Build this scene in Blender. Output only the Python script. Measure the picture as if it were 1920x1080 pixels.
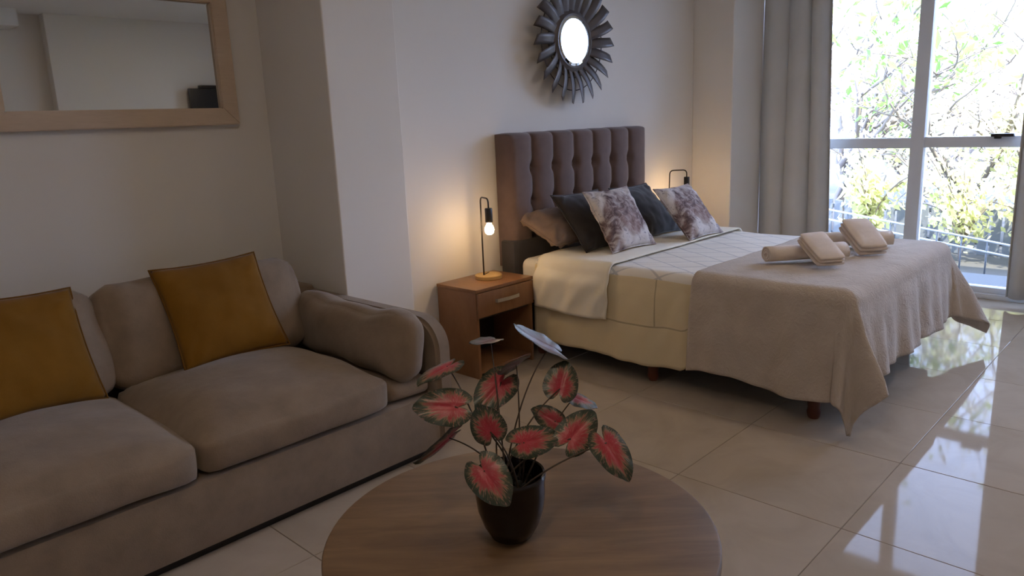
import bpy, bmesh, math, random
from math import sin, cos, pi, sqrt, exp
from mathutils import Vector, Matrix, noise

for o in list(bpy.data.objects):
    bpy.data.objects.remove(o, do_unlink=True)
S = bpy.context.scene
C = S.collection

# ------------------------------------------------------------------ camera
cd = bpy.data.cameras.new('camera')
cd.sensor_width = 36.0
cd.lens = 26.1
cd.clip_start = 0.05
cam = bpy.data.objects.new('camera', cd)
C.objects.link(cam)
rx, ux, fx = Vector((.687, -.726, -.040)), Vector((.186, .123, .975)), Vector((.703, .677, -.219))
fx.normalize(); rx = (rx - fx * rx.dot(fx)).normalized(); ux = rx.cross(fx)
cam.matrix_world = Matrix(((rx.x, ux.x, -fx.x, 0), (rx.y, ux.y, -fx.y, 0), (rx.z, ux.z, -fx.z, 1.325), (0, 0, 0, 1)))
S.camera = cam

# ------------------------------------------------------------------ light and exposure
S.view_settings.view_transform = 'Standard'
S.view_settings.look = 'None'
S.view_settings.gamma = 1.0
S.view_settings.use_curve_mapping = False
S.view_settings.exposure = 0.0
W = bpy.data.worlds.new('sky'); S.world = W; W.use_nodes = True
wn = W.node_tree; bg = wn.nodes['Background']
bg.inputs[0].default_value = (.49, .63, 1.03, 1)
bg.inputs[1].default_value = 13.0
sd = bpy.data.lights.new('sun', 'SUN'); sd.energy = 22.0; sd.angle = .01; sd.color = (1, .93, .80)
sun = bpy.data.objects.new('sun', sd); C.objects.link(sun)
sun.rotation_euler = Vector((.35, .55, -.75)).to_track_quat('-Z', 'Y').to_euler()
LAMP_POWER = 70.0
DOWNLIGHT_POWER = 3.8

# ------------------------------------------------------------------ helpers
def tag(o, label=None, cat=None, group=None, kind=None):
    if label: o['label'] = label
    if cat: o['category'] = cat
    if group: o['group'] = group
    if kind: o['kind'] = kind
    return o

def thing(name, loc, label, cat, group=None, rot=0):
    o = bpy.data.objects.new(name, None); C.objects.link(o)
    o.empty_display_size = .05
    o.location = loc; o.rotation_euler = (0, 0, rot)
    return tag(o, label, cat, group)

def obj(name, bm, mats, parent=None, smooth=True, keep=False):
    """link a bmesh given in WORLD coordinates (or local ones with keep) as one object"""
    me = bpy.data.meshes.new(name)
    bm.normal_update()
    bm.to_mesh(me); bm.free()
    for m in (mats if isinstance(mats, (list, tuple)) else [mats]): me.materials.append(m)
    if smooth:
        for p in me.polygons: p.use_smooth = True
    o = bpy.data.objects.new(name, me); C.objects.link(o)
    if parent:
        o.parent = parent
        if not keep:
            w = Matrix.Identity(4); q = parent
            while q: w = Matrix.LocRotScale(q.location, q.rotation_euler, q.scale) @ w; q = q.parent
            me.transform(w.inverted())
    return o

def auto(o, ang=35):
    me = o.data
    bm = bmesh.new(); bm.from_mesh(me)
    for e in bm.edges:
        e.smooth = len(e.link_faces) == 2 and e.calc_face_angle(0) < math.radians(ang)
    bm.to_mesh(me); bm.free()
    return o

def box(bm, a, b, bev=0.0, seg=2):
    """axis aligned box from corner a to corner b"""
    r = bmesh.ops.create_cube(bm, size=1)
    vs = r['verts']
    for v in vs:
        v.co = Vector(((a[i] + b[i]) / 2 + v.co[i] * (b[i] - a[i]) for i in range(3)))
    if bev:
        es = list({e for v in vs for e in v.link_edges})
        bmesh.ops.bevel(bm, geom=es, offset=bev, segments=seg, affect='EDGES', profile=.5)
    return bm

def boxes(*lst, bev=0.0):
    bm = bmesh.new()
    for a, b in lst: box(bm, a, b, bev)
    return bm

def lathe(bm, prof, c, seg=32):
    rings = []
    for r, z in prof:
        rings.append([bm.verts.new((c[0] + r * cos(2 * pi * i / seg), c[1] + r * sin(2 * pi * i / seg), c[2] + z)) for i in range(seg)] if r > 1e-6 else [bm.verts.new((c[0], c[1], c[2] + z))])
    for A, B in zip(rings, rings[1:]):
        for i in range(seg):
            j = (i + 1) % seg
            if len(A) == 1 and len(B) == 1: continue
            if len(A) == 1: bm.faces.new((A[0], B[i], B[j]))
            elif len(B) == 1: bm.faces.new((A[i], B[0], A[j]))
            else: bm.faces.new((A[i], B[i], B[j], A[j]))
    return bm

def tube(bm, pts, rad, seg=8, closed=False):
    pts = [Vector(p) for p in pts]; n = len(pts); rings = []
    up = None
    for i, p in enumerate(pts):
        if closed: t = pts[(i + 1) % n] - pts[i - 1]
        else: t = pts[min(i + 1, n - 1)] - pts[max(i - 1, 0)]
        t.normalize()
        if up is None: up = t.orthogonal().normalized()
        a = (up - t * up.dot(t)); a = a.normalized() if a.length > 1e-6 else t.orthogonal().normalized()
        up = a; b = t.cross(a)
        r = rad[i] if isinstance(rad, (list, tuple)) else rad
        rings.append([bm.verts.new(p + a * r * cos(2 * pi * k / seg) + b * r * sin(2 * pi * k / seg)) for k in range(seg)])
    for i in range(n if closed else n - 1):
        A, B = rings[i], rings[(i + 1) % n]
        for k in range(seg): bm.faces.new((A[k], A[(k + 1) % seg], B[(k + 1) % seg], B[k]))
    if not closed:
        bm.faces.new(rings[0][::-1]); bm.faces.new(rings[-1])
    return bm

def bez(a, b, c, n=8):
    a, b, c = Vector(a), Vector(b), Vector(c)
    return [a * (1 - t) ** 2 + b * 2 * t * (1 - t) + c * t * t for t in [i / n for i in range(n + 1)]]

def grid(bm, nu, nv, fn, uv=None):
    V = [[bm.verts.new(fn(i / nu, j / nv)) for j in range(nv + 1)] for i in range(nu + 1)]
    ul = bm.loops.layers.uv.verify()
    for i in range(nu):
        for j in range(nv):
            f = bm.faces.new((V[i][j], V[i + 1][j], V[i + 1][j + 1], V[i][j + 1]))
            for l, (p, q) in zip(f.loops, ((i, j), (i + 1, j), (i + 1, j + 1), (i, j + 1))):
                l[ul].uv = uv(p / nu, q / nv) if uv else (p / nu, q / nv)
    return V

def nz(p, s=1.0, seed=0):
    return noise.noise(Vector((p[0] * s + seed * 7.3, p[1] * s - seed * 3.1, p[2] * s + seed)))

def pillow_bm(w, h, t, seed=0, n=26, pinch=.07, wr=.010, M=None):
    """soft square cushion, local x across, y up, z thickness; M places it"""
    bm = bmesh.new()
    for side in (1, -1):
        def fn(a, b, side=side):
            u, v = a * 2 - 1, b * 2 - 1
            x = w / 2 * u * (1 - pinch * (1 - v * v)); y = h / 2 * v * (1 - pinch * (1 - u * u))
            f = max(0, (1 - u ** 4) * (1 - v ** 4))
            z = t / 2 * (f ** .55) * (.72 + .28 * (1 - u * u) * (1 - v * v))
            e = min(1, f * 3)
            z += e * wr * (nz((u * 2, v * 2, side), 1.1, seed) + .5 * nz((u * 5, v * 5, side), 1, seed + 4))
            z += e * wr * .8 * exp(-((abs(u) + abs(v) - 1.55) / .2) ** 2) * sin(14 * (u - v) + seed)
            return Vector((x, y, side * z))
        V = grid(bm, n, n, fn)
    bmesh.ops.remove_doubles(bm, verts=bm.verts, dist=1e-5)
    bmesh.ops.recalc_face_normals(bm, faces=bm.faces)
    if M: bm.transform(M)
    return bm

def pillow_edge(w, h, pinch, M, r=.004, n=16):
    pts = []
    for k in range(4):
        for i in range(n):
            s = -1 + 2 * i / n
            u, v = ((s, -1), (1, s), (-s, 1), (-1, -s))[k]
            pts.append(M @ Vector((w / 2 * u * (1 - pinch * (1 - v * v)), h / 2 * v * (1 - pinch * (1 - u * u)), 0)))
    return tube(bmesh.new(), pts, r, 6, True)

def puff_box(w, d, h, r, puff, seed=0, n=14, wr=.008, side=.02, M=None):
    """box cushion, local x width, y depth, z height (centre origin)"""
    bm = bmesh.new()
    bmesh.ops.create_cube(bm, size=2)
    bmesh.ops.subdivide_edges(bm, edges=bm.edges[:], cuts=n, use_grid_fill=True)
    ul = bm.loops.layers.uv.verify()
    for v in bm.verts:
        u = Vector(v.co)
        p = Vector((u.x * w / 2, u.y * d / 2, u.z * h / 2))
        q = Vector((max(-w / 2 + r, min(w / 2 - r, p.x)), max(-d / 2 + r, min(d / 2 - r, p.y)), max(-h / 2 + min(r, h / 2), min(h / 2 - min(r, h / 2), p.z))))
        dv = p - q
        if dv.length > 1e-9: p = q + dv.normalized() * min(r, h / 2) * (dv.length / max(dv.length, min(r, h / 2)))
        if dv.length > min(r, h / 2): p = q + dv.normalized() * min(r, h / 2)
        kx, ky, kz = 1 - u.x ** 2, 1 - u.y ** 2, 1 - u.z ** 2
        p.z += (puff * (max(0, kx) * max(0, ky)) ** .6) * (1 if u.z > 0 else -.0) * max(0, u.z)
        p.x += side * u.x * max(0, ky * kz) ** .7; p.y += side * u.y * max(0, kx * kz) ** .7
        p += Vector((nz(p, 5, seed), nz(p, 5, seed + 1), nz(p, 6, seed + 2))) * wr
        v.co = p
    if M: bm.transform(M)
    return bm

# ------------------------------------------------------------------ materials
def mat(name, col=(.5, .5, .5), rough=.6, spec=.5, metal=0, coat=0, sheen=0):
    m = bpy.data.materials.new(name); m.use_nodes = True
    b = m.node_tree.nodes['Principled BSDF']
    b.inputs['Base Color'].default_value = (*col, 1)
    b.inputs['Roughness'].default_value = rough
    b.inputs['Specular IOR Level'].default_value = spec
    b.inputs['Metallic'].default_value = metal
    b.inputs['Coat Weight'].default_value = coat
    b.inputs['Sheen Weight'].default_value = sheen
    return m

class N:
    def __init__(s, m): s.t = m.node_tree; s.b = s.t.nodes['Principled BSDF']
    def new(s, typ, **k):
        n = s.t.nodes.new(typ)
        for a, v in k.items():
            if a in ('ins',): continue
            setattr(n, a, v)
        for a, v in k.get('ins', {}).items(): n.inputs[a].default_value = v
        return n
    def link(s, a, b): s.t.links.new(a, b)
    def coord(s, kind='Object', scale=(1, 1, 1), rot=(0, 0, 0)):
        c = s.new('ShaderNodeTexCoord'); mp = s.new('ShaderNodeMapping')
        mp.inputs['Scale'].default_value = scale; mp.inputs['Rotation'].default_value = rot
        s.link(c.outputs[kind], mp.inputs[0]); return mp.outputs[0]
    def noise(s, vec, scale=5, detail=4, rough=.55, dist=0):
        n = s.new('ShaderNodeTexNoise', ins={'Scale': scale, 'Detail': detail, 'Roughness': rough, 'Distortion': dist})
        s.link(vec, n.inputs['Vector']); return n.outputs['Fac']
    def ramp(s, fac, stops):
        r = s.new('ShaderNodeValToRGB'); e = r.color_ramp.elements
        while len(e) < len(stops): e.new(.5)
        for i, (p, c) in enumerate(stops): e[i].position = p; e[i].color = (*c, 1) if len(c) == 3 else c
        s.link(fac, r.inputs[0]); return r.outputs[0]
    def math(s, op, a, b=0.0, clamp=False):
        n = s.new('ShaderNodeMath', operation=op, use_clamp=clamp)
        for i, v in enumerate((a, b)):
            if isinstance(v, (int, float)): n.inputs[i].default_value = v
            else: s.link(v, n.inputs[i])
        return n.outputs[0]
    def mix(s, fac, a, b):
        n = s.new('ShaderNodeMix', data_type='RGBA')
        for i, v in ((0, fac), (6, a), (7, b)):
            if isinstance(v, (int, float)): n.inputs[i].default_value = v
            elif isinstance(v, tuple): n.inputs[i].default_value = (*v, 1)
            else: s.link(v, n.inputs[i])
        return n.outputs[2]
    def color(s, c): s.link(c, s.b.inputs['Base Color'])
    def bump(s, h, strength=.3, dist=.01):
        n = s.new('ShaderNodeBump', ins={'Strength': strength, 'Distance': dist})
        s.link(h, n.inputs['Height']); s.link(n.outputs[0], s.b.inputs['Normal'])

def fabric(name, col, var=.12, scale=6, weave=350, rough=.9, sheen=.15, bump=.25, detail=4):
    m = mat(name, col, rough, .2, sheen=sheen); n = N(m)
    v = n.coord('Object')
    f = n.noise(v, scale, detail, .6)
    lo = tuple(c * (1 - var) for c in col); hi = tuple(min(1, c * (1 + var)) for c in col)
    n.color(n.ramp(f, [(.3, lo), (.7, hi)]))
    w = n.noise(v, weave, 2, .5)
    s2 = n.noise(v, 18, 3, .5)
    n.bump(n.math('ADD', n.math('MULTIPLY', w, .35), s2), bump, .006)
    return m

def wood(name, c1, c2, scale=(1, 8, 8), rough=.45, coat=0, ns=3.0):
    m = mat(name, c1, rough, .4, coat=coat); n = N(m)
    v = n.coord('Object', scale)
    f = n.noise(v, ns, 6, .6, .4); g = n.noise(v, ns * 7, 3, .5)
    n.color(n.mix(n.math('MULTIPLY', g, .35), n.ramp(f, [(.3, c1), (.7, c2)]), tuple(c * .6 for c in c1)))
    n.bump(g, .08, .002)
    return m

def paint(name, col):
    m = mat(name, col, .75, .25); n = N(m)
    v = n.coord('Object')
    f = n.noise(v, 1.3, 3); n.color(n.ramp(f, [(.3, tuple(c * .97 for c in col)), (.7, col)]))
    n.bump(n.noise(v, 60, 3), .05, .002)
    return m

M_wall = paint('wall_paint', (.80, .755, .695))
M_ceil = paint('ceiling_paint', (.84, .83, .81))
M_alu = mat('window_aluminium', (.74, .77, .82), .45, .5)
M_black = mat('black_plastic', (.012, .012, .014), .35)
M_darkmetal = mat('dark_metal', (.028, .024, .022), .4, .5, .4)
M_sofa = fabric('sofa_chenille', (.25, .182, .125), .14, 9, 260, .95, .25, .35)
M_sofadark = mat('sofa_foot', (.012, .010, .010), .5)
M_yellow = fabric('mustard_linen', (.20, .088, .007), .10, 7, 420, .9, .1, .2)
M_yellowedge = fabric('mustard_seam', (.15, .063, .006), .1, 7, 420, .9, .1, .2)
M_head = fabric('headboard_velvet', (.150, .102, .092), .12, 10, 300, .9, .3, .15)
M_sham = fabric('taupe_cotton', (.25, .175, .135), .12, 10, 300, .9, .1, .25)
M_darkpillow = fabric('charcoal_velvet', (.032, .027, .026), .15, 8, 300, .9, .3, .15)
M_white = fabric('white_cotton', (.84, .78, .65), .04, 5, 400, .85, .1, .15)
M_mattress = fabric('mattress_cover', (.74, .69, .60), .05, 5, 300, .9, .1, .15)
M_base = fabric('bed_base_fabric', (.055, .050, .052), .1, 8, 300, .9, .1, .15)
M_towel = fabric('towel_terry', (.76, .65, .56), .07, 12, 600, 1, .3, .7)
M_curtain = fabric('curtain_cloth', (.64, .63, .61), .04, 3, 500, .85, .1, .1)
def translucent(m, col, f):
    t = m.node_tree; out = t.nodes['Material Output']; b = t.nodes['Principled BSDF']
    tl = t.nodes.new('ShaderNodeBsdfTranslucent'); tl.inputs[0].default_value = (*col, 1)
    mx = t.nodes.new('ShaderNodeMixShader'); mx.inputs[0].default_value = f
    t.links.new(b.outputs[0], mx.inputs[1]); t.links.new(tl.outputs[0], mx.inputs[2]); t.links.new(mx.outputs[0], out.inputs[0])
translucent(M_curtain, (.5, .5, .46), .10)
M_leg = wood('reddish_leg_wood', (.10, .025, .014), (.16, .045, .022), (6, 6, 1), .3, .3)
M_night = wood('nightstand_wood', (.25, .115, .050), (.34, .165, .075), (8, 2, 1.2), .35, .15)
M_nightin = mat('nightstand_shadow_board', (.030, .022, .018), .6)  # near black: the unlit inside of the nightstand is put into the colour
M_frame = wood('mirror_frame_wood', (.62, .47, .34), (.69, .54, .40), (1, 6, 6), .5)
M_lampwood = wood('lamp_base_wood', (.56, .35, .12), (.66, .43, .17), (2, 8, 2), .45)
M_steel = mat('brushed_steel', (.60, .56, .50), .35, .5, .9)
M_mirror = mat('mirror_glass', (.66, .67, .66), .015, .5, 1.0)
M_sunblade = mat('sunburst_metal', (.105, .090, .086), .45, .5, .5)
M_pot = mat('dark_glazed_clay', (.009, .005, .0045), .2, .4, coat=.15)
M_soil = mat('dark_moss', (.012, .012, .010), .95)
M_stem = mat('stem_brown', (.055, .036, .022), .6)
M_grout = mat('grout', (.20, .165, .13), .8)
M_rubber = mat('bed_strap', (.02, .02, .02), .7)

def m_tile():
    m = mat('porcelain_tile', (.55, .46, .37), .045, .065); n = N(m)
    v = n.coord('Object', (1, 1, 1))
    oi = n.new('ShaderNodeObjectInfo')
    ad = n.new('ShaderNodeVectorMath', operation='ADD'); n.link(v, ad.inputs[0])
    cx = n.new('ShaderNodeCombineXYZ'); n.link(n.math('MULTIPLY', oi.outputs['Random'], 37.0), cx.inputs[0]); n.link(cx.outputs[0], ad.inputs[1])
    f = n.noise(ad.outputs[0], 3.5, 6, .6, .8)
    n.color(n.ramp(f, [(.3, (.41, .34, .27)), (.55, (.46, .385, .31)), (.75, (.49, .41, .335))]))
    return m
M_tile = m_tile()

def m_table():
    m = mat('table_oak_laminate', (.3, .2, .13), .42, .35); n = N(m)
    v = n.coord('Object', (1 / 1.4, 1 / 9, 1), (0, 0, math.radians(-46)))
    v.node.vector_type = 'TEXTURE'
    f = n.noise(v, 2.2, 7, .62, .6); g = n.noise(v, 14, 4, .6)
    c = n.ramp(f, [(.25, (.13, .072, .034)), (.5, (.20, .120, .062)), (.75, (.27, .172, .092))])
    v2 = n.coord('Object', (1, 1 / 2.2, 1), (0, 0, math.radians(-46)))
    v2.node.vector_type = 'TEXTURE'
    k = n.noise(v2, 3.3, 2, .5)
    c = n.mix(n.ramp(k, [(.56, (0, 0, 0)), (.70, (.5, .5, .5))]), c, (.085, .048, .028))  # dark blotches: soft leaf shadows painted into the wood colour
    n.color(n.mix(n.math('MULTIPLY', g, .3), c, (.15, .09, .05)))
    n.bump(g, .06, .001)
    return m
M_table = m_table()

def m_leaf(back):
    m = mat('caladium_back' if back else 'caladium_leaf', (.3, .05, .06), .38, .4); n = N(m)
    tc = n.new('ShaderNodeTexCoord'); sx = n.new('ShaderNodeSeparateXYZ'); n.link(tc.outputs['UV'], sx.inputs[0])
    a, r = sx.outputs[0], sx.outputs[1]
    cv = n.new('ShaderNodeCombineXYZ'); n.link(n.math('MULTIPLY', a, 46.0), cv.inputs[0]); n.link(n.math('MULTIPLY', r, 2.2), cv.inputs[1])
    oi = n.new('ShaderNodeObjectInfo'); n.link(n.math('MULTIPLY', oi.outputs['Random'], 50.0), cv.inputs[2])
    st = n.noise(cv.outputs[0], 1.0, 3, .6)
    cf = n.new('ShaderNodeVectorMath', operation='MULTIPLY'); n.link(cv.outputs[0], cf.inputs[0]); cf.inputs[1].default_value = (3.2, .8, 1)
    fine = n.noise(cf.outputs[0], 1.0, 2, .6)
    e = n.math('ADD', r, n.math('ADD', n.math('MULTIPLY', n.math('SUBTRACT', st, .5), .9), n.math('MULTIPLY', n.math('SUBTRACT', fine, .5), .55)))
    if back:
        c = n.ramp(e, [(.0, (.17, .08, .082)), (.45, (.18, .118, .12)), (.75, (.15, .125, .12)), (.95, (.10, .10, .085))])
    else:
        c = n.ramp(e, [(.0, (.38, .028, .045)), (.48, (.33, .030, .038)), (.61, (.31, .085, .070)), (.68, (.24, .15, .08)), (.76, (.060, .068, .034)), (.84, (.034, .046, .026)), (1.0, (.022, .034, .022))])
        vein = n.noise(cv.outputs[0], 2.6, 2, .5)
        c = n.mix(n.math('MULTIPLY', n.ramp(vein, [(.58, (0, 0, 0)), (.66, (1, 1, 1))]), .40), c, (.52, .25, .21))
        c2 = n.noise(n.coord('Object'), 30, 2)
        c = n.mix(n.math('MULTIPLY', n.ramp(c2, [(.55, (0, 0, 0)), (.7, (1, 1, 1))]), .25), c, (.10, .07, .05))
    n.color(c)
    return m
M_leaf, M_leafback = m_leaf(False), m_leaf(True)

def m_floral():
    m = mat('floral_print_cotton', (.6, .55, .5), .85, .2); n = N(m)
    v = n.coord('Object')
    f = n.noise(v, 15, 6, .65, 1.4); g = n.noise(v, 30, 5, .65, .8); k = n.noise(v, 5.2, 2, .5)
    pale = n.ramp(g, [(.36, (.30, .27, .29)), (.44, (.62, .57, .56)), (.60, (.68, .63, .61))])
    dark = n.ramp(f, [(.36, (.075, .052, .055)), (.46, (.20, .145, .145)), (.54, (.36, .29, .28)), (.64, (.56, .50, .48))])
    pink = n.mix(n.ramp(n.noise(v, 8, 3), [(.50, (0, 0, 0)), (.62, (.5, .5, .5))]), dark, (.30, .19, .17))
    c = n.mix(n.ramp(k, [(.46, (0, 0, 0)), (.53, (1, 1, 1))]), pale, pink)
    n.color(c); n.bump(n.noise(v, 300, 2), .12, .003)
    return m
M_floral = m_floral()

def m_duvet():
    m = mat('duvet_quilted_white', (.74, .70, .64), .85, .2, sheen=.1); n = N(m)
    tc = n.new('ShaderNodeTexCoord'); sx = n.new('ShaderNodeSeparateXYZ'); n.link(tc.outputs['UV'], sx.inputs[0])
    X, Y = sx.outputs[0], sx.outputs[1]
    def line(per, ax, ay, w):
        t = n.math('ADD', n.math('MULTIPLY', X, ax / per), n.math('MULTIPLY', Y, ay / per))
        fr = n.math('ABSOLUTE', n.math('SUBTRACT', n.math('FRACT', t), .5))
        return n.math('LESS_THAN', fr, w)
    # zig-zag diamond lattice
    l1 = line(.16, 1.0, .62, .04); l2 = line(.16, 1.0, -.62, .04)
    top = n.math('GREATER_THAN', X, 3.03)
    ln = n.math('MULTIPLY', n.math('MAXIMUM', l1, l2), top)
    seam = n.math('MAXIMUM', n.math('LESS_THAN', n.math('ABSOLUTE', n.math('SUBTRACT', X, 2.80)), .004),
                  n.math('MULTIPLY', n.math('MULTIPLY', n.math('LESS_THAN', n.math('ABSOLUTE', n.math('SUBTRACT', Y, 1.943)), .004), n.math('LESS_THAN', X, 3.03)), n.math('GREATER_THAN', X, 2.80)))
    c0 = n.mix(top, (.74, .62, .40), (.80, .75, .67))  # hanging side yellower than the top: bedside lamp glow painted into the cloth
    c0 = n.mix(n.math('MULTIPLY', seam, .6), c0, (.34, .27, .17))
    n.color(n.mix(n.math('MULTIPLY', ln, .55), c0, (.40, .385, .39)))
    ln = n.math('MAXIMUM', ln, seam)
    w = n.noise(n.coord('Object'), 14, 4)
    n.bump(n.math('SUBTRACT', n.math('MULTIPLY', w, .5), n.math('MULTIPLY', ln, .5)), .3, .012)
    return m
M_duvet = m_duvet()

def m_quilt():
    m = mat('beige_bedspread', (.54, .47, .41), .9, .2, sheen=.12); n = N(m)
    tc = n.new('ShaderNodeTexCoord'); mp = n.new('ShaderNodeMapping'); n.link(tc.outputs['UV'], mp.inputs[0])
    f = n.noise(mp.outputs[0], 9, 3)
    n.color(n.ramp(f, [(.3, (.48, .405, .335)), (.7, (.56, .475, .40))]))
    n.bump(n.math('ADD', n.noise(mp.outputs[0], 34, 2, .5, 1.5), n.math('MULTIPLY', n.noise(mp.outputs[0], 200, 2), .4)), .5, .008)
    return m
M_quilt = m_quilt()

def m_bulb():
    m = bpy.data.materials.new('lit_bulb'); m.use_nodes = True; t = m.node_tree
    t.nodes.clear(); e = t.nodes.new('ShaderNodeEmission'); o = t.nodes.new('ShaderNodeOutputMaterial')
    e.inputs[0].default_value = (1, .66, .33, 1); e.inputs[1].default_value = LAMP_POWER
    t.links.new(e.outputs[0], o.inputs[0]); return m
M_bulb = m_bulb()

M_diff = bpy.data.materials.new('lit_diffuser'); M_diff.use_nodes = True
M_diff.node_tree.nodes['Principled BSDF'].inputs['Emission Color'].default_value = (1, .80, .60, 1)
M_diff.node_tree.nodes['Principled BSDF'].inputs['Emission Strength'].default_value = 3.0

def m_glass():
    m = bpy.data.materials.new('window_glass'); m.use_nodes = True; t = m.node_tree
    t.nodes.clear(); o = t.nodes.new('ShaderNodeOutputMaterial'); mx = t.nodes.new('ShaderNodeMixShader')
    tr = t.nodes.new('ShaderNodeBsdfTransparent'); gl = t.nodes.new('ShaderNodeBsdfGlossy'); fr = t.nodes.new('ShaderNodeFresnel')
    tr.inputs[0].default_value = (.95, .97, .97, 1); gl.inputs['Roughness'].default_value = 0; fr.inputs[0].default_value = 1.35
    t.links.new(fr.outputs[0], mx.inputs[0]); t.links.new(tr.outputs[0], mx.inputs[1]); t.links.new(gl.outputs[0], mx.inputs[2]); t.links.new(mx.outputs[0], o.inputs[0])
    return m
M_glass = m_glass()

def m_foliage(name, a, b, trans=.5):
    m = mat(name, a, .5, .3); n = N(m)
    oi = n.new('ShaderNodeObjectInfo'); g = n.new('ShaderNodeNewGeometry')
    c = n.ramp(g.outputs['Random Per Island'], [(0, a), (.6, b), (1, tuple(min(1, x * 1.25) for x in b))])
    n.color(c)
    tl = n.new('ShaderNodeBsdfTranslucent'); n.link(c, tl.inputs[0])
    mx = n.new('ShaderNodeMixShader', ins={0: trans}); out = n.t.nodes['Material Output']
    n.link(n.b.outputs[0], mx.inputs[1]); n.link(tl.outputs[0], mx.inputs[2]); n.link(mx.outputs[0], out.inputs[0])
    return m
M_fol1 = m_foliage('yellow_green_foliage', (.48, .50, .22), (.74, .73, .40))
M_fol2 = m_foliage('pale_dry_foliage', (.50, .46, .34), (.74, .70, .54))
M_fol3 = m_foliage('green_foliage', (.14, .26, .06), (.34, .46, .14))
M_bark = mat('grey_bark', (.24, .20, .175), .9)
M_rail = mat('grey_rail_metal', (.50, .50, .50), .5)
M_railpost = mat('dark_baluster_metal', (.13, .14, .15), .5)
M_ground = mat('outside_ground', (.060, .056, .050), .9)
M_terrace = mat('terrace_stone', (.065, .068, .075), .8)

# ------------------------------------------------------------------ room shell
YH, YS, XW, ZC = 3.03, 3.45, 5.90, 2.58      # headboard wall, sofa wall, window plane, ceiling
def struct(name, bm, m, parent=None, smooth=False):
    o = obj(name, bm, m, parent, smooth)
    if not parent: o['kind'] = 'structure'
    return o
struct('wall_north', boxes(((2.293, YH, 0), (6.15, YH + .15, ZC))), M_wall)
struct('wall_alcove', boxes(((-1.35, YS, 0), (1.90, YS + .15, ZC))), M_wall)
bm = bmesh.new(); box(bm, (1.90, 2.90, 0), (2.293, 3.60, ZC), .006, 2)
struct('wall_pillar', bm, M_wall)
bm = bmesh.new(); box(bm, (5.23, 2.70, 0), (6.15, 3.03, ZC), .006, 2)
struct('wall_column', bm, M_wall)
struct('wall_west', boxes(((-1.35, -2.30, 0), (-1.20, YS, ZC))), M_wall)
struct('wall_south', boxes(((2.53, -2.30, 0), (6.15, -2.0, ZC))), M_wall)
struct('wall_southwest', boxes(((-1.20, -2.30, 0), (2.53, -2.15, ZC))), M_wall)
struct('wall_east', boxes(((XW - .05, -2.0, 0), (6.15, -.62, ZC)), ((XW - .05, -.62, 2.46), (6.15, 2.70, ZC))), M_wall)
struct('ceiling', boxes(((-1.35, -2.30, ZC), (6.15, 3.60, ZC + .15))), M_ceil)
struct('trim_1', boxes(((-1.20, -2.15, ZC - .16), (2.25, -1.80, ZC))), M_ceil)

# floor: grout slab with single tiles laid in it
fl = struct('floor', boxes(((-1.35, -2.30, -.12), (5.98, 3.60, -.0025))), M_grout)
bm = bmesh.new(); box(bm, (-.2988, -.2988, -.008), (.2988, .2988, 0), .0012, 1)
tme = None
gx0, gy0 = 2.272 - .6 * 6, .757 - .6 * 6
for i in range(13):
    for j in range(11):
        x, y = gx0 + .6 * i + .3, gy0 + .6 * j + .3
        if x - .3 > 5.95 or y > 3.6 or y < -2.4: continue
        if x + .3 > 5.98: x0, x1 = -.2988, 5.97 - x
        else: x0, x1 = -.2988, .2988
        if (x1 < .29):
            b2 = boxes(((x0, -.2988, -.008), (x1, .2988, 0)), bev=.001)
            o = obj('tile', b2, M_tile, fl, False, keep=True)
        elif tme is None:
            o = obj('tile', bm, M_tile, fl, False, keep=True); tme = o.data
        else:
            o = bpy.data.objects.new('tile', tme); C.objects.link(o); o.parent = fl
        o.location = (x, y, random.Random(i * 17 + j).uniform(-.0004, .0004))

# ceiling downlights (outside the frame; they cast the soft leaf shadows on the coffee table)
def downlight(x, y, label, k=1.0):
    e = thing('ceiling_light', (x, y, ZC), label, 'ceiling light', 'recessed ceiling lights')
    o = obj('trim_ring', lathe(bmesh.new(), [(.085, 0), (.088, -.006), (.105, -.008), (.110, 0)], (x, y, ZC), 40), M_ceil, e); auto(o)
    o = obj('diffuser', lathe(bmesh.new(), [(0, -.002), (.086, -.002), (.086, 0)], (x, y, ZC), 40), M_diff, e); auto(o)
    ld = bpy.data.lights.new('downlight', 'AREA'); ld.shape = 'DISK'; ld.size = .17; ld.energy = DOWNLIGHT_POWER * k; ld.color = (1, .80, .60)
    l = bpy.data.objects.new('downlight', ld); C.objects.link(l); l.parent = e; l.location = (0, 0, -.012)
downlight(1.15, 1.35, 'recessed ceiling light above the coffee table', .75)
downlight(3.75, 1.0, 'recessed ceiling light above the foot of the bed')
downlight(.1, .4, 'recessed ceiling light left of the camera, in front of the sofa', 2.3)
downlight(3.6, -.2, 'recessed ceiling light on the window side behind the camera', 2.0)

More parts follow.
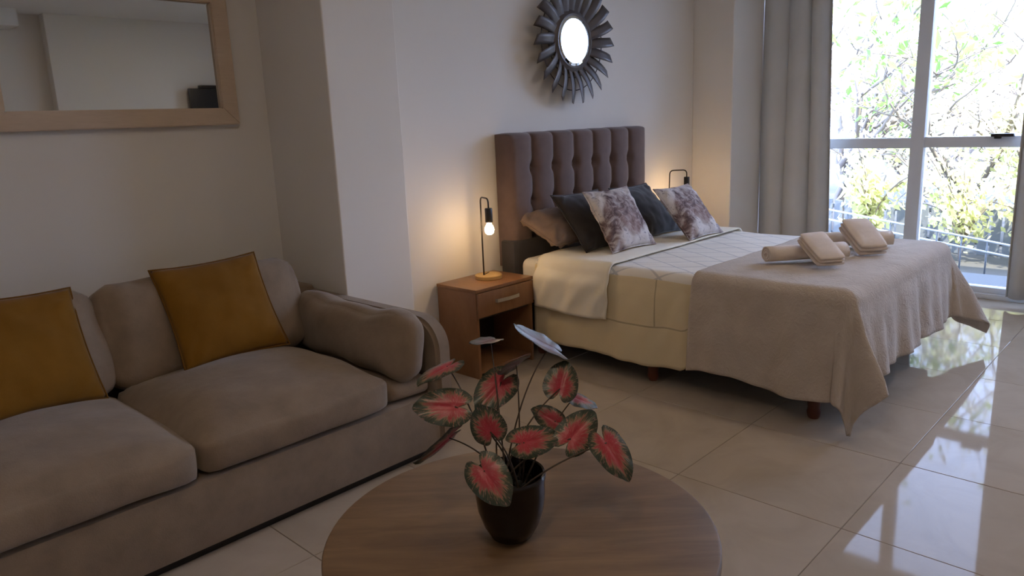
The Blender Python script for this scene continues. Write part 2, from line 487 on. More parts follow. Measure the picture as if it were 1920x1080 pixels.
# ------------------------------------------------------------------ window
win = bpy.data.objects.new('window_1', None); C.objects.link(win); win.location = (XW, 1.04, 0); win['kind'] = 'structure'
x0, x1 = XW - .055, XW + .04
def part(name, bm, m, parent, ang=35, smooth=True):
    return auto(obj(name, bm, m, parent, smooth), ang)
def bar(name, a, b, bev=.003): part(name, boxes((a, b), bev=bev), M_alu, win)
bar('head_frame', (x0, -.62, 2.39), (x1, 2.70, 2.46))
bar('sill_track', (x0 - .02, -.62, 0), (x1 + .02, 2.70, .035))
for y in (2.66, 1.60, .52, -.58): bar('mullion', (x0, y - .043, .035), (x1, y + .043, 2.39))
for a, b, dz in ((1.643, 2.617, 0), (.563, 1.557, .004), (-.537, .477, 0)):
    bar('transom', (x0 + .012, a, 1.024 + dz), (x1 - .01, b, 1.096 + dz))
    bar('bottom_rail', (x0 + .012, a, .035), (x1 - .01, b, .075))
    for z0, z1 in ((.075, 1.024 + dz), (1.096 + dz, 2.39)):
        obj('pane', boxes(((XW - .003, a, z0), (XW + .003, b, z1))), M_glass, win, False)
lt = boxes(((x0 - .028, 1.02, 1.098), (x0 + .02, 1.15, 1.118)), ((x0 - .03, 1.09, 1.085), (x0 - .005, 1.13, 1.105)), bev=.004)
part('latch', lt, M_darkmetal, win)

def curtain(name, label, ya, yb, xm, amp, lobes, zb, zt, spread, seed):
    bm = bmesh.new()
    nu, nv = 120, 24
    def fn(s, t):
        z = zb + (zt - zb) * t
        w = sin(pi * lobes * s + .25 * sin(2.2 * pi * s + seed))
        x = xm + amp * .55 - amp * abs(w) ** .55 * (1 - .12 * t)
        x += .006 * sin(9 * s + 4 * t + seed)
        y = ya + (yb - ya) * s * (1 - spread * t) + .008 * sin(3 * t + 5 * s)
        return Vector((x, y, z))
    grid(bm, nu, nv, fn)
    o = obj(name, bm, M_curtain)
    md = o.modifiers.new('thick', 'SOLIDIFY'); md.thickness = .004; md.offset = 0
    return tag(o, label, 'curtain', 'grey beige curtains at the window')
curtain('curtain', 'grey beige floor length curtain hanging between the corner column and the window', 2.69, 2.125, 5.70, .085, 3, .05, 2.50, .12, 1)
curtain('curtain', 'grey beige curtain hanging at the right edge of the window', .955, .55, 5.72, .085, 3, .05, 2.50, -.02, 4)
rod = tube(bmesh.new(), [(5.72, -.55, 2.51), (5.72, 2.68, 2.51)], .012, 10)
tag(obj('curtain_rod', rod, M_steel), 'steel curtain rod running above the window', 'curtain rod')

# ------------------------------------------------------------------ big wall mirror over the sofa
wm = thing('wall_mirror', (1.22, 3.42, 1.36), 'large rectangular mirror with pale wooden frame above the sofa', 'mirror')
xa, xb, za, zb = .713, 1.731, 1.362, 1.975
fw = .077
def fbar(pts):
    bm = bmesh.new()
    fr = [bm.verts.new((x, 3.405, z)) for x, z in pts]; bk = [bm.verts.new((x, 3.449, z)) for x, z in pts]
    bm.faces.new(fr[::-1]); bm.faces.new(bk)
    for i in range(4): bm.faces.new((fr[i], fr[(i + 1) % 4], bk[(i + 1) % 4], bk[i]))
    bmesh.ops.recalc_face_normals(bm, faces=bm.faces)
    bmesh.ops.bevel(bm, geom=bm.edges[:], offset=.004, segments=2, affect='EDGES')
    part('frame_bar', bm, M_frame, wm)
fbar([(xa, za), (xb, za), (xb - fw, za + fw), (xa + fw, za + fw)])
fbar([(xa, zb), (xb, zb), (xb - fw, zb - fw), (xa + fw, zb - fw)])
fbar([(xa, za), (xa, zb), (xa + fw, zb - fw), (xa + fw, za + fw)])
fbar([(xb, za), (xb, zb), (xb - fw, zb - fw), (xb - fw, za + fw)])
obj('glass', boxes(((xa + fw - .006, 3.428, za + fw - .006), (xb - fw + .006, 3.436, zb - fw + .006))), M_mirror, wm, False)

# what that mirror shows on the opposite wall
tv = thing('television', (4.35, -1.96, 1.55), 'black flat television on the wall opposite the sofa, seen in the mirror', 'television')
part('screen_panel', boxes(((3.87, -1.93, 1.26), (4.83, -1.89, 1.842)), bev=.006), M_black, tv)
part('wall_bracket', boxes(((4.2, -1.999, 1.4), (4.5, -1.93, 1.7)), bev=.004), M_darkmetal, tv)
sb = thing('media_box', (4.27, -1.95, 1.843), 'small black box sitting on top of the television, seen in the mirror', 'box')
part('case', boxes(((4.01, -1.965, 1.843), (4.52, -1.885, 1.878)), bev=.004), M_black, sb)
part('front_panel', boxes(((4.03, -1.885, 1.848), (4.50, -1.882, 1.873)), bev=.001), M_darkmetal, sb)

# ------------------------------------------------------------------ sunburst mirror above the bed
sm = thing('sunburst_mirror', (3.70, 2.99, 1.785), 'round sunburst mirror with dark curved metal blades above the headboard', 'mirror')
cx, cz = 3.705, 1.785
bm = bmesh.new()
lathe(bm, [(0, 0), (.130, 0), (.150, -.005), (.150, -.012), (0, -.012)], (0, 0, 0), 64)
bm.transform(Matrix.Translation((cx, 2.955, cz)) @ Matrix.Rotation(pi / 2, 4, 'X'))
part('mirror_glass', bm, M_mirror, sm, 8)
bm = bmesh.new()
lathe(bm, [(.146, .0), (.158, .004), (.162, .0), (.195, -.012), (.195, -.018), (.146, -.018), (.146, .0)], (0, 0, 0), 64)
bm.transform(Matrix.Translation((cx, 2.958, cz)) @ Matrix.Rotation(pi / 2, 4, 'X'))
part('rim', bm, M_sunblade, sm, 30)
for k, (rr, yy) in enumerate(((.290, 2.972), (.215, 2.980))):
    ring = tube(bmesh.new(), [(cx + rr * cos(a * pi / 24), yy, cz + rr * sin(a * pi / 24)) for a in range(48)], .003, 6, True)
    obj('wire_ring', ring, M_sunblade, sm)
bm = bmesh.new()
def blade(s, t):
    w = (t - .5) * .064
    r = .158 + .212 * s
    tw = -.18 - .35 * s * s                     # slight turbine twist growing to the tip
    y = -.004 - .030 * sin(pi * .9 * s) - .020 * s * s
    return Vector((r, y - w * sin(tw), w * cos(tw) + .018 * s * s))
grid(bm, 10, 3, blade)
bme = None
for k in range(22):
    if bme is None:
        o = obj('blade', bm, M_sunblade, sm, keep=True); bme = o.data
    else:
        o = bpy.data.objects.new('blade', bme); C.objects.link(o); o.parent = sm
    o.location = (cx - 3.70, -.012, 0); o.rotation_euler = (0, 2 * pi * k / 22 + .02, 0)
    md = o.modifiers.new('thick', 'SOLIDIFY'); md.thickness = .002

# ------------------------------------------------------------------ bed
bed = thing('bed', (3.73, 2.0, 0), 'wide bed with tufted mauve brown headboard and dark base on short wooden legs', 'bed')
BX0, BX1, BY0, BY1, BZ = 3.045, 4.445, 1.04, 2.865, .560
part('base', boxes(((BX0 + .02, BY0 + .02, .115), (BX1 - .02, BY1, .315)), bev=.018), M_base, bed)
bm = bmesh.new(); box(bm, (BX0, BY0, .318), (BX1, BY1, BZ), .045, 4)
part('mattress', bm, M_mattress, bed, 60)
for x, y in ((BX0 + .05, 2.0), (BX0 + .06, BY0 + .14), (BX0 + .06, 2.76), (BX1 - .06, BY0 + .14), (BX1 - .05, 2.0), (BX1 - .06, 2.76), (3.74, BY0 + .12)):
    b = lathe(bmesh.new(), [(0, 0), (.022, 0), (.027, .01), (.030, .03), (.026, .05), (.030, .075), (.034, .118), (0, .118)], (x, y, 0), 16)
    part('leg', b, M_leg, bed, 50)
# tufted headboard
HX0, HX1 = 3.05, 4.405
seams = [HX0 + (HX1 - HX0) * k / 7 for k in range(1, 7)]
rows = [1.057, .866, .675]
hb = bmesh.new()
def hfront(a, b):
    x = HX0 + (HX1 - HX0) * a; z = .50 + .755 * b
    y = 2.905
    for s in seams:
        wob = s
        d = abs(x - wob)
        near = min(abs(z - r) for r in rows)
        y += .020 * exp(-d / .016) + .034 * exp(-(d / .030) ** 2 - (near / .030) ** 2)
    ph = ((x - HX0) / (HX1 - HX0) * 7) % 1.0
    y -= .014 * sin(pi * ph) * (.65 + .35 * abs(sin(pi * (z - .675) / .191)))
    e = min(x - HX0, HX1 - x, 1.255 - z)
    if e < .035: y += .035 * (1 - sqrt(max(0, 1 - (1 - e / .035) ** 2)))
    return Vector((x, y, z + .006 * sin(pi * ph) * (b ** 6)))
V = grid(hb, 168, 96, hfront)
bot = len(V[0]) - 1
def strip(line):
    bk = [hb.verts.new((v.co.x, 3.025, v.co.z)) for v in line]
    for i in range(len(line) - 1): hb.faces.new((line[i], line[i + 1], bk[i + 1], bk[i]))
strip([V[0][j] for j in range(bot + 1)]); strip([V[i][bot] for i in range(len(V))]); strip([V[-1][j] for j in range(bot, -1, -1)])
bmesh.ops.remove_doubles(hb, verts=hb.verts, dist=1e-5); bmesh.ops.recalc_face_normals(hb, faces=hb.faces)
hd = obj('headboard', hb, M_head, bed)
for s in seams:
    for r in rows:
        b = lathe(bmesh.new(), [(0, 0), (.011, .001), (.014, .005), (.012, .010), (0, .013)], (0, 0, 0), 12)
        b.transform(Matrix.Translation((s, 2.951, r)) @ Matrix.Rotation(pi / 2, 4, 'X'))
        obj('button', b, M_head, hd)
part('headboard_panel', boxes(((3.025, 2.885, .08), (4.43, 2.99, .655)), bev=.012), M_base, bed)

# ---- draped cloth over the mattress
def drape(name, m, xa, xb, ya, yb, top, r, rip, label, cat, seed, cell=.02, corner=.0, rect=None, hem=.0, rcorner=None, wrk=.006, base=.05, under=None, floorz=.012, thick=.008):
    X0, X1, Y0, Y1 = rect
    bm = bmesh.new()
    def fn(a, b):
        X = xa + (xb - xa) * a; Y = ya + (yb - ya) * b
        if X < X0: X -= hem * sin(Y * 9 + seed) * min(1, (X0 - X) / .25)
        k = 1.0
        if under is not None:              # lies flatter and shorter where the bedspread covers it
            k = min(1, max(0, (Y - under) / .08))
            if X < X0: X = X0 - (X0 - X) * (.80 + .20 * k)
            if X > X1: X = X1 + (X - X1) * (.80 + .20 * k)
        cx_, cy_ = min(max(X, X0 + r), X1 - r), max(Y, Y0 + r)
        d = Vector((X - cx_, Y - cy_, 0)); L = d.length
        P = Vector((cx_, cy_, top))
        P.z += .006 * nz((X * 3, Y * 3, 0), 1, seed) + .003 * nz((X * 9, Y * 9, 0), 1, seed)
        if L > 1e-6:
            dr = d / L; arc = r * pi / 2
            if L < arc:
                P += dr * r * sin(L / r); P.z -= r * (1 - cos(L / r))
            else:
                h = L - arc
                w = 2 * abs(dr.x * dr.y)
                th = math.atan2(abs(dr.y), abs(dr.x) + 1e-9)
                per = (Y if abs(dr.x) > abs(dr.y) else X) * 1.0
                fl = h * (rip * (sin(per * 15 + seed) + .6 * sin(per * 37 + seed * 2)) * (1 - w) + base)
                if rcorner is None: fl += corner * w * h * (1 + .45 * cos(8 * th + .4))
                elif dr.x > 0: fl += rcorner * w * h * (1 + .35 * cos(7 * th))
                else: fl += corner * h * exp(-((th - 1.22) / .22) ** 2) + .04 * w * h + .10 * h * exp(-((th - .28) / .16) ** 2)
                fl = max(fl, .0)
                wk = wrk * min(1, h / .06) * (nz((per * 7 + Y * 2, h * 3, 0), 1, seed) + .6 * nz((per * 15 - h * 9, h * 5, 1), 1, seed + 3))
                fl = max(0, (fl + wk + wrk * .8 * min(1, h / .06)) * k)
                P += dr * (r + fl)
                P.z -= r + sqrt(max(h * h - fl * fl * .9, 0))
        if P.z < floorz:
            ex = floorz - P.z
            P += (d.normalized() if L > 1e-6 else d) * ex * .25
            P.z = floorz + .01 * abs(sin(ex * 40))
        return P
    nu, nv = int((xb - xa) / cell), int((yb - ya) / cell)
    grid(bm, nu, nv, fn, lambda a, b: (xa + (xb - xa) * a, ya + (yb - ya) * b))
    bmesh.ops.recalc_face_normals(bm, faces=bm.faces)
    o = obj(name, bm, m)
    md = o.modifiers.new('thick', 'SOLIDIFY'); md.thickness = thick; md.offset = 1
    return tag(o, label, cat)
R0 = (BX0 - .006, BX1 + .006, BY0 - .006, 3)
drape('duvet', M_duvet, BX0 - .445, BX1 + .36, BY0 - .10, 2.735, BZ + .012, .055, .020, 'white duvet with grey diamond line pattern spread under the bedspread', 'duvet', 2, .016, .02, R0, .006, wrk=.012, under=1.70)
R1 = (BX0 - .026, BX1 + .026, BY0 - .022, 3)
drape('folded_sheet', M_white, BX0 - .285, BX1 + .20, 2.215, 2.70, BZ + .030, .055, .020, 'white top sheet folded over the duvet below the pillows', 'sheet', 5, .016, 0, R1, .006, wrk=.032)
R2 = (BX0 - .035, BX1 + .030, BY0 - .030, 3)
drape('bedspread', M_quilt, BX0 - .468, BX1 + .41, BY0 - .40, 1.735, BZ + .037, .06, .045, 'beige quilted bedspread covering the foot of the bed and hanging to the floor', 'bedspread', 3, .014, .32, R2, .018, base=.09, rcorner=.33)

# ---- pillows on the bed
def place(x, y, z, lean, yaw=0, roll=0):
    """pillow standing on its lower edge centre (x,y,z), leaning back by lean from vertical; faces -y"""
    return Matrix.Translation((x, y, z)) @ Matrix.Rotation(yaw, 4, 'Z') @ Matrix.Rotation(pi / 2 - lean, 4, 'X') @ Matrix.Rotation(roll, 4, 'Z')
def pillow(name, m, w, h, t, M, seed, label, cat, edge=None, group=None, pinch=.07, wr=.010):
    MM = M @ Matrix.Translation((0, h / 2, 0))
    e = thing(name, M.translation, label, cat, group)
    e.rotation_euler = M.to_euler()
    b = pillow_bm(w, h, t, seed, 28, pinch, wr, Matrix.Translation((0, h / 2, 0)))
    obj('cover', b, m, e, keep=True)
    b = pillow_edge(w, h, pinch, Matrix.Translation((0, h / 2, 0)))
    obj('piping', b, edge or m, e, keep=True)
    return e
PB = BZ + .042
pillow('bed_pillow', M_sham, .52, .36, .15, place(3.355, 2.63, PB + .042, math.radians(66), .02), 11, 'taupe brown bed pillow lying at the left head end of the bed', 'pillow', wr=.022)
pillow('throw_pillow', M_darkpillow, .41, .40, .10, place(3.40, 2.485, PB, math.radians(41), -.06), 12, 'dark charcoal throw pillow behind the left floral pillow', 'pillow', group='dark throw pillows on the bed')
pillow('throw_pillow', M_darkpillow, .41, .40, .10, place(3.955, 2.475, PB, math.radians(43), 0), 13, 'dark charcoal throw pillow between the two floral pillows', 'pillow', group='dark throw pillows on the bed')
pillow('floral_pillow', M_floral, .385, .385, .11, place(3.44, 2.345, PB, math.radians(33), -.07), 14, 'grey and white floral pillow leaning on the left side of the bed', 'pillow', group='floral throw pillows on the bed')
pillow('floral_pillow', M_floral, .385, .385, .11, place(4.01, 2.215, PB, math.radians(41), -.02), 15, 'grey and white floral pillow leaning on the right side of the bed near the window', 'pillow', group='floral throw pillows on the bed')

# ---- towels
def roll_bm(L, r, M, flat=.8, seed=0, turns=2.6):
    bm = bmesh.new(); n = 72
    def fn(a, b):
        th = a * turns * 2 * pi
        rad = r * (.30 + .70 * a) + .0
        x = (b - .5) * L + .004 * nz((th, b * 3, seed), 1, seed)
        return Vector((x, rad * cos(th), rad * sin(th) * flat))
    grid(bm, n, 8, fn)
    bmesh.ops.recalc_face_normals(bm, faces=bm.faces)
    bm.transform(M); return bm
TZ = BZ + .043
def towel_roll(x, y, yaw, L, r, label, seed):
    e = thing('towel_roll', (x, y, TZ + r * .8 + .003), label, 'towel', 'rolled towels on the bed', yaw)
    o = obj('rolled_cloth', roll_bm(L, r, Matrix.Identity(4), .8, seed), M_towel, e, keep=True)
    md = o.modifiers.new('thick', 'SOLIDIFY'); md.thickness = .010
    return e
def towel_fold(x, y, z, yaw, tilt, L, w, h, label, seed):
    e = thing('folded_towel', (x, y, z), label, 'towel', 'folded towels on the bed', yaw)
    e.rotation_euler = (tilt, 0, yaw)
    for k in range(3):
        hh = h / 3
        b = puff_box(w - .006 * k, L, hh * 1.02, hh * .48, .004, seed + k, 8, .004, .003, Matrix.Translation((0, 0, hh * (k - 1))))
        obj('fold_layer', b, M_towel, e, keep=True)
    return e
towel_roll(3.535, 1.425, math.radians(-39), .40, .055, 'rolled cream towel nearer the left side of the bed', 1)
towel_roll(4.02, 1.365, math.radians(-52), .36, .055, 'rolled cream towel nearer the window', 2)
towel_fold(3.475, 1.325, TZ + .083, math.radians(-39), math.radians(24), .215, .135, .050, 'folded cream towel leaning on the left towel roll', 3)
towel_fold(3.885, 1.275, TZ + .088, math.radians(-42), math.radians(27), .23, .15, .062, 'folded cream towel leaning on the right towel roll', 6)

# ------------------------------------------------------------------ nightstands and lamps
def nightstand(x, y, label):
    e = thing('nightstand', (x, y, 0), label, 'nightstand', 'brown wooden nightstands')
    w, d, h, t = .43, .30, .485, .018
    def B(name, a, b, m=M_night, par=e, bev=.0015):
        o = obj(name, boxes((a, b), bev=bev), m, par, True, keep=True); return auto(o)
    B('top', (-w / 2 - .004, -d / 2 - .008, h - t), (w / 2 + .004, d / 2, h))
    B('side_panel', (-w / 2, -d / 2, 0), (-w / 2 + t, d / 2, h - t))
    B('side_panel', (w / 2 - t, -d / 2, 0), (w / 2, d / 2, h - t))
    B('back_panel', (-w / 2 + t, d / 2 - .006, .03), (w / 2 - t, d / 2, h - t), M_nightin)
    B('shelf', (-w / 2 + t, -d / 2 + .004, .025), (w / 2 - t, d / 2 - .006, .025 + t))
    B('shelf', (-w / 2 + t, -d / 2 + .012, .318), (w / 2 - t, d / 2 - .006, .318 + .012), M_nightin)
    dr = B('drawer', (-w / 2 + .003, -d / 2 - .015, .335), (w / 2 - .003, -d / 2 - .0005, h - t - .003))
    b = bmesh.new()
    prof = [(-.088, -d / 2 - .016), (-.082, -d / 2 - .030), (0, -d / 2 - .036), (.082, -d / 2 - .030), (.088, -d / 2 - .016)]
    for (xa, ya), (xb, yb) in zip(prof, prof[1:]):
        vs = [b.verts.new((px, py + k, .397 + dz)) for px, py in ((xa, ya), (xb, yb)) for k in (0, .006) for dz in (0, .018)]
        bmesh.ops.convex_hull(b, input=vs)
    o = obj('handle', b, M_steel, dr, True, keep=True); auto(o)
    return e
nightstand(2.765, 2.868, 'brown wooden nightstand with one drawer between the sofa and the bed')
nightstand(4.79, 2.868, 'brown wooden nightstand on the window side of the bed, hidden behind the pillows')

def lamp(x, y, z, base_off, arm, label, lean=0):
    """pole foot at x, y; the disc centre is offset by base_off; arm is a horizontal vector to the socket"""
    e = thing('table_lamp', (x + base_off[0], y + base_off[1], z), label, 'lamp', 'bedside lamps with bare bulbs')
    part('base', lathe(bmesh.new(), [(0, 0), (.072, 0), (.075, .003), (.075, .019), (.072, .022), (0, .022)], (x + base_off[0], y + base_off[1], z), 40), M_lampwood, e)
    a = Vector((arm[0], arm[1], 0)); up = Vector((0, 0, 1)); foot = Vector((x, y, z + .02))
    top = foot + up * .40 + Vector((lean, 0, 0))
    pts = [foot, foot.lerp(top, .5), top]
    r = .030
    pts += bez(top, top + up * r, top + up * r + a.normalized() * r, 6)[1:]
    end = top + a + up * r
    pts += [end - a.normalized() * r]
    pts += bez(end - a.normalized() * r, end, end - up * r, 6)[1:]
    pts += [end - up * (r + .022)]
    obj('pole', tube(bmesh.new(), pts, .0042, 8), M_darkmetal, e)
    s = end - up * (r + .020)
    part('socket', lathe(bmesh.new(), [(0, 0), (.018, 0), (.020, -.003), (.020, -.072), (.018, -.075), (0, -.075)], s, 24), M_darkmetal, e)
    bl = obj('bulb', lathe(bmesh.new(), [(0, -.068), (.010, -.072), (.013, -.084), (.022, -.098), (.026, -.113), (.022, -.130), (.012, -.139), (0, -.141)], s, 20), M_bulb, e)
    bl['label'] = 'glowing bare bulb'
    c0 = Vector((x, y, z + .024)); c1 = Vector((x + .10, 3.0, z + .004))
    obj('cord', tube(bmesh.new(), [c0] + bez(c0, c0 + Vector((.06, .0, .01)), Vector((x + .12, y + .09, z + .004)), 8)[1:], .002, 6), M_darkmetal, e)
    return e
lamp(2.778, 2.885, .485, (.028, -.008), (-.045, -.105), 'lit bedside lamp with bare bulb on the nightstand beside the sofa')
lamp(4.655, 2.885, .485, (.03, -.02), (.09, -.085), 'bedside lamp with black socket on the nightstand near the window', .02)

# ------------------------------------------------------------------ sofa
sofa = thing('sofa', (.85, 2.65, 0), 'beige chenille sofa with loose cushions against the wall under the mirror', 'sofa')
part('base', boxes(((-.18, 2.20, .035), (1.90, 3.34, .265)), bev=.015), M_sofa, sofa)
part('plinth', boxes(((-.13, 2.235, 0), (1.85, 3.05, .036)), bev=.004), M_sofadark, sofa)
part('backrest', boxes(((-.18, 3.13, .265), (1.90, 3.34, .60)), bev=.05), M_sofa, sofa)
def arm(xa, xb, name='arm'):
    b = bmesh.new(); pr = []
    y0, y1, z0, z1, r = 2.185, 3.34, .04, .568, .13
    pr = [(y1, z0), (y0, z0)] + [(y0 + r - r * cos(t), z1 - r + r * sin(t)) for t in [k * pi / 16 for k in range(9)]] + [(y1, z1)]
    A = [b.verts.new((xa, y, z)) for y, z in pr]; Bv = [b.verts.new((xb, y, z)) for y, z in pr]
    b.faces.new(A); b.faces.new(Bv[::-1]); n = len(pr)
    for i in range(n): b.faces.new((A[i], A[(i + 1) % n], Bv[(i + 1) % n], Bv[i]))
    bmesh.ops.recalc_face_normals(b, faces=b.faces)
    bmesh.ops.bevel(b, geom=[e for e in b.edges if e.is_manifold and e.calc_face_angle() > 1.2], offset=.014, segments=3, affect='EDGES')
    part(name, b, M_sofa, sofa, 50)
arm(1.825, 1.902); arm(-.19, -.11)
def cushion(name, c, dims, r, puff, seed, rot=(0, 0, 0), wr=.008, side=.02):
    MM = Matrix.Translation(c) @ Matrix.Rotation(rot[2], 4, 'Z') @ Matrix.Rotation(rot[1], 4, 'Y') @ Matrix.Rotation(rot[0], 4, 'X')
    obj(name, puff_box(*dims, r, puff, seed, 16, wr, side, MM), M_sofa, sofa)
cushion('seat_cushion', (1.225, 2.555, .335), (.725, .73, .125), .03, .085, 21)
cushion('seat_cushion', (.475, 2.55, .335), (.745, .73, .125), .03, .075, 22)
cushion('bolster_pad', (1.71, 2.545, .305), (.21, .64, .075), .035, .02, 23, wr=.004, side=.01)
cushion('back_cushion', (1.265, 2.975, .58), (.79, .16, .41), .06, .0, 24, (math.radians(-20), 0, 0), .014, .03)
cushion('back_cushion', (.455, 2.975, .58), (.79, .16, .41), .06, .0, 25, (math.radians(-20), 0, 0), .014, .03)
cushion('arm_cushion', (1.735, 2.60, .472), (.15, .80, .27), .07, .0, 26, (0, math.radians(10), 0), .030, .035)

def yellow(x, y, z, lean, yaw, roll, label, seed):
    pillow('yellow_pillow', M_yellow, .43, .43, .10, place(x, y, z, lean, yaw, roll), seed, label, 'pillow', M_yellowedge, 'mustard pillows on the sofa', .06, .008)
yellow(1.28, 2.745, .453, math.radians(31), math.radians(-3), math.radians(1.5), 'mustard yellow pillow leaning on the right half of the sofa', 31)
yellow(.585, 2.745, .440, math.radians(28), math.radians(12), math.radians(-5), 'mustard yellow pillow leaning on the left half of the sofa, cut by the frame', 32)

# ------------------------------------------------------------------ coffee table and plant
tb = thing('coffee_table', (1.084, 1.048, 0), 'round wooden coffee table with brown oak grain beside the sofa', 'table')
part('tabletop', lathe(bmesh.new(), [(0, .395), (.425, .395), (.433, .399), (.436, .405), (.436, .424), (.433, .429), (.428, .43), (0, .43)], (1.084, 1.048, 0), 96), M_table, tb, 40)
for k in range(4):
    a = k * pi / 2 + .78
    p0 = Vector((1.084 + .25 * cos(a), 1.048 + .25 * sin(a), .396)); p1 = Vector((1.084 + .34 * cos(a), 1.048 + .34 * sin(a), 0))
    part('leg', tube(bmesh.new(), [p1, p0], [.014, .022], 12), M_table, tb, 50)

PX, PY, PZ = 1.056, 1.048, .4305
pl = thing('potted_plant', (PX, PY, PZ), 'potted caladium with red and green leaves on the coffee table', 'plant')
part('pot', lathe(bmesh.new(), [(0, 0), (.040, 0), (.046, .004), (.061, .032), (.0725, .068), (.0765, .105), (.0765, .130), (.0785, .138), (.0795, .146), (.077, .152), (.073, .150), (.070, .135), (.066, .112), (0, .112)], (PX, PY, PZ), 48), M_pot, pl, 40)
rnd = random.Random(5)
bm = bmesh.new()
for k in range(60):
    a = rnd.uniform(0, 2 * pi); q = .055 * sqrt(rnd.random())
    bmesh.ops.create_icosphere(bm, subdivisions=1, radius=rnd.uniform(.006, .012), matrix=Matrix.Translation((PX + q * cos(a), PY + q * sin(a), PZ + .112 + rnd.uniform(0, .012))))
so = obj('soil', bm, M_soil, pl); so['kind'] = 'stuff'
LEAVES = [
    ((0.989, 1.137, 0.733), (0.926, 1.191, 0.741), (1.003, 1.164, 0.769), 0),
    ((1.107, 1.112, 0.760), (1.037, 1.114, 0.722), (1.056, 1.151, 0.759), 0),
    ((1.018, 1.062, 0.684), (1.005, 1.078, 0.738), (0.987, 1.096, 0.691), 0),
    ((0.993, 1.166, 0.650), (0.910, 1.167, 0.617), (1.018, 1.191, 0.624), 0),
    ((0.956, 1.021, 0.632), (0.956, 0.961, 0.583), (0.990, 0.990, 0.646), 0),
    ((1.070, 1.014, 0.656), (1.144, 0.982, 0.660), (1.060, 0.986, 0.630), 0),
    ((1.162, 0.960, 0.647), (1.228, 0.949, 0.691), (1.177, 0.923, 0.628), 0),
    ((1.206, 0.896, 0.640), (1.196, 0.831, 0.587), (1.164, 0.910, 0.636), 0),
    ((1.182, 1.019, 0.666), (1.148, 1.050, 0.698), (1.156, 1.011, 0.648), 0),
    ((1.202, 1.021, 0.736), (1.237, 1.030, 0.787), (1.175, 1.052, 0.746), 0),
    ((1.258, 1.025, 0.699), (1.290, 0.986, 0.681), (1.235, 0.987, 0.692), 0),
    ((1.224, 1.069, 0.818), (1.139, 1.100, 0.870), (1.242, 1.115, 0.835), 1),
    ((1.128, 1.161, 0.841), (1.071, 1.161, 0.841), (1.166, 1.195, 0.839), 1),
    ((1.138, 1.093, 0.799), (1.086, 1.091, 0.807), (1.180, 1.127, 0.764), 1),
    ((1.025, 1.197, 0.803), (0.947, 1.200, 0.793), (1.059, 1.236, 0.804), 0),
]

for k, (A, T, Sd, back) in enumerate(LEAVES):
    A, T, Sd = Vector(A), Vector(T), Vector(Sd)
    e1 = T - A; L = e1.length; e1n = e1 / L
    sv = Sd - A; sv = sv - e1n * sv.dot(e1n); Wd = sv.length; e2 = sv / Wd
    nrm = e1n.cross(e2)
    if nrm.dot(cam.location - A) < 0: nrm = -nrm
    if back: nrm = -nrm
    bm = bmesh.new()
    na, nr = 44, 6
    def rad(t):          # outline of a heart: tip at 0, notch at pi
        t = abs(t); q = t / pi
        base = 1.0 * (1 - q) ** 1.5 + 1.0 * q ** .8 * (1 - .08 * q)
        pt = 1 + .10 * exp(-(t / .18) ** 2)
        notch = 1 - .78 * exp(-((pi - t) / .25) ** 2)
        return base * pt * notch
    def fn(a, b):
        t = (a * 2 - 1) * pi * .995
        s_, t_ = cos(t), sin(t)
        rr = rad(t) * b
        lx = rr * s_ * (L if s_ > 0 else L * .60); ly = rr * t_ * Wd * 1.05
        u, v = ly / Wd, lx / L
        h = -.16 * Wd * u * u - .12 * L * max(0, v) ** 2 + .05 * Wd * abs(sin(4 * t)) * b * b
        h += .07 * Wd * exp(-(u / .12) ** 2) * (-1)
        return A + e1n * lx + e2 * ly + nrm * h
    grid(bm, na, nr, fn, lambda a, b: (a, b))
    bmesh.ops.remove_doubles(bm, verts=bm.verts, dist=1e-6)
    bmesh.ops.recalc_face_normals(bm, faces=bm.faces)
    fsum = sum((f.normal for f in bm.faces), Vector())
    if fsum.dot(nrm) < 0: bmesh.ops.reverse_faces(bm, faces=bm.faces)
    o = obj('leaf', bm, [M_leaf, M_leafback], pl)
    md = o.modifiers.new('thick', 'SOLIDIFY'); md.thickness = .0009; md.offset = -1; md.material_offset = 1; md.use_rim = False
    a = k * 2.4
    root = Vector((PX + .026 * cos(a), PY + .026 * sin(a), PZ + .108))
    hd_ = (A - Vector((PX, PY, A.z)))
    mid = root + Vector((hd_.x * .35, hd_.y * .35, (A.z - root.z) * .72))
    obj('stem', tube(bmesh.new(), bez(root, mid, A - nrm * .001, 14), [.0023 - .0008 * i / 14 for i in range(15)], 6), M_stem, pl)

# ------------------------------------------------------------------ outside
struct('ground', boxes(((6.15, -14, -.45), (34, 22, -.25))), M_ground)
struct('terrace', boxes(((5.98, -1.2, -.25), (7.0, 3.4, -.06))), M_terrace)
struct('wall_upper_shade', boxes(((-1.35, -2.30, ZC + .15), (6.15, 3.60, 4.3))), M_wall)  # unseen upper storey mass, added to shade the terrace and near garden
rl = thing('stair_railing', (7.9, 1.6, -.25), 'grey metal stair railing sloping down outside the window', 'railing')
for dz in (.0, .10):
    obj('rail', tube(bmesh.new(), [(7.7, 3.0, .235 + dz), (7.7, -.2, -.245 + dz)], .010, 8), M_rail, rl)
for k in range(15):
    y = 2.9 - k * .205; zt = .235 + .10 - (3.0 - y) * .15
    if zt > -.2: obj('baluster', tube(bmesh.new(), [(7.7, y, -.25), (7.7, y, zt)], .008, 8), M_railpost, rl)
fe = thing('slat_fence', (9.0, 1.6, -.25), 'dark slatted garden fence behind the stair railing outside', 'fence')
bm = bmesh.new(); box(bm, (-.01, -.045, 0), (.01, .045, .52), .003, 1); sl = None
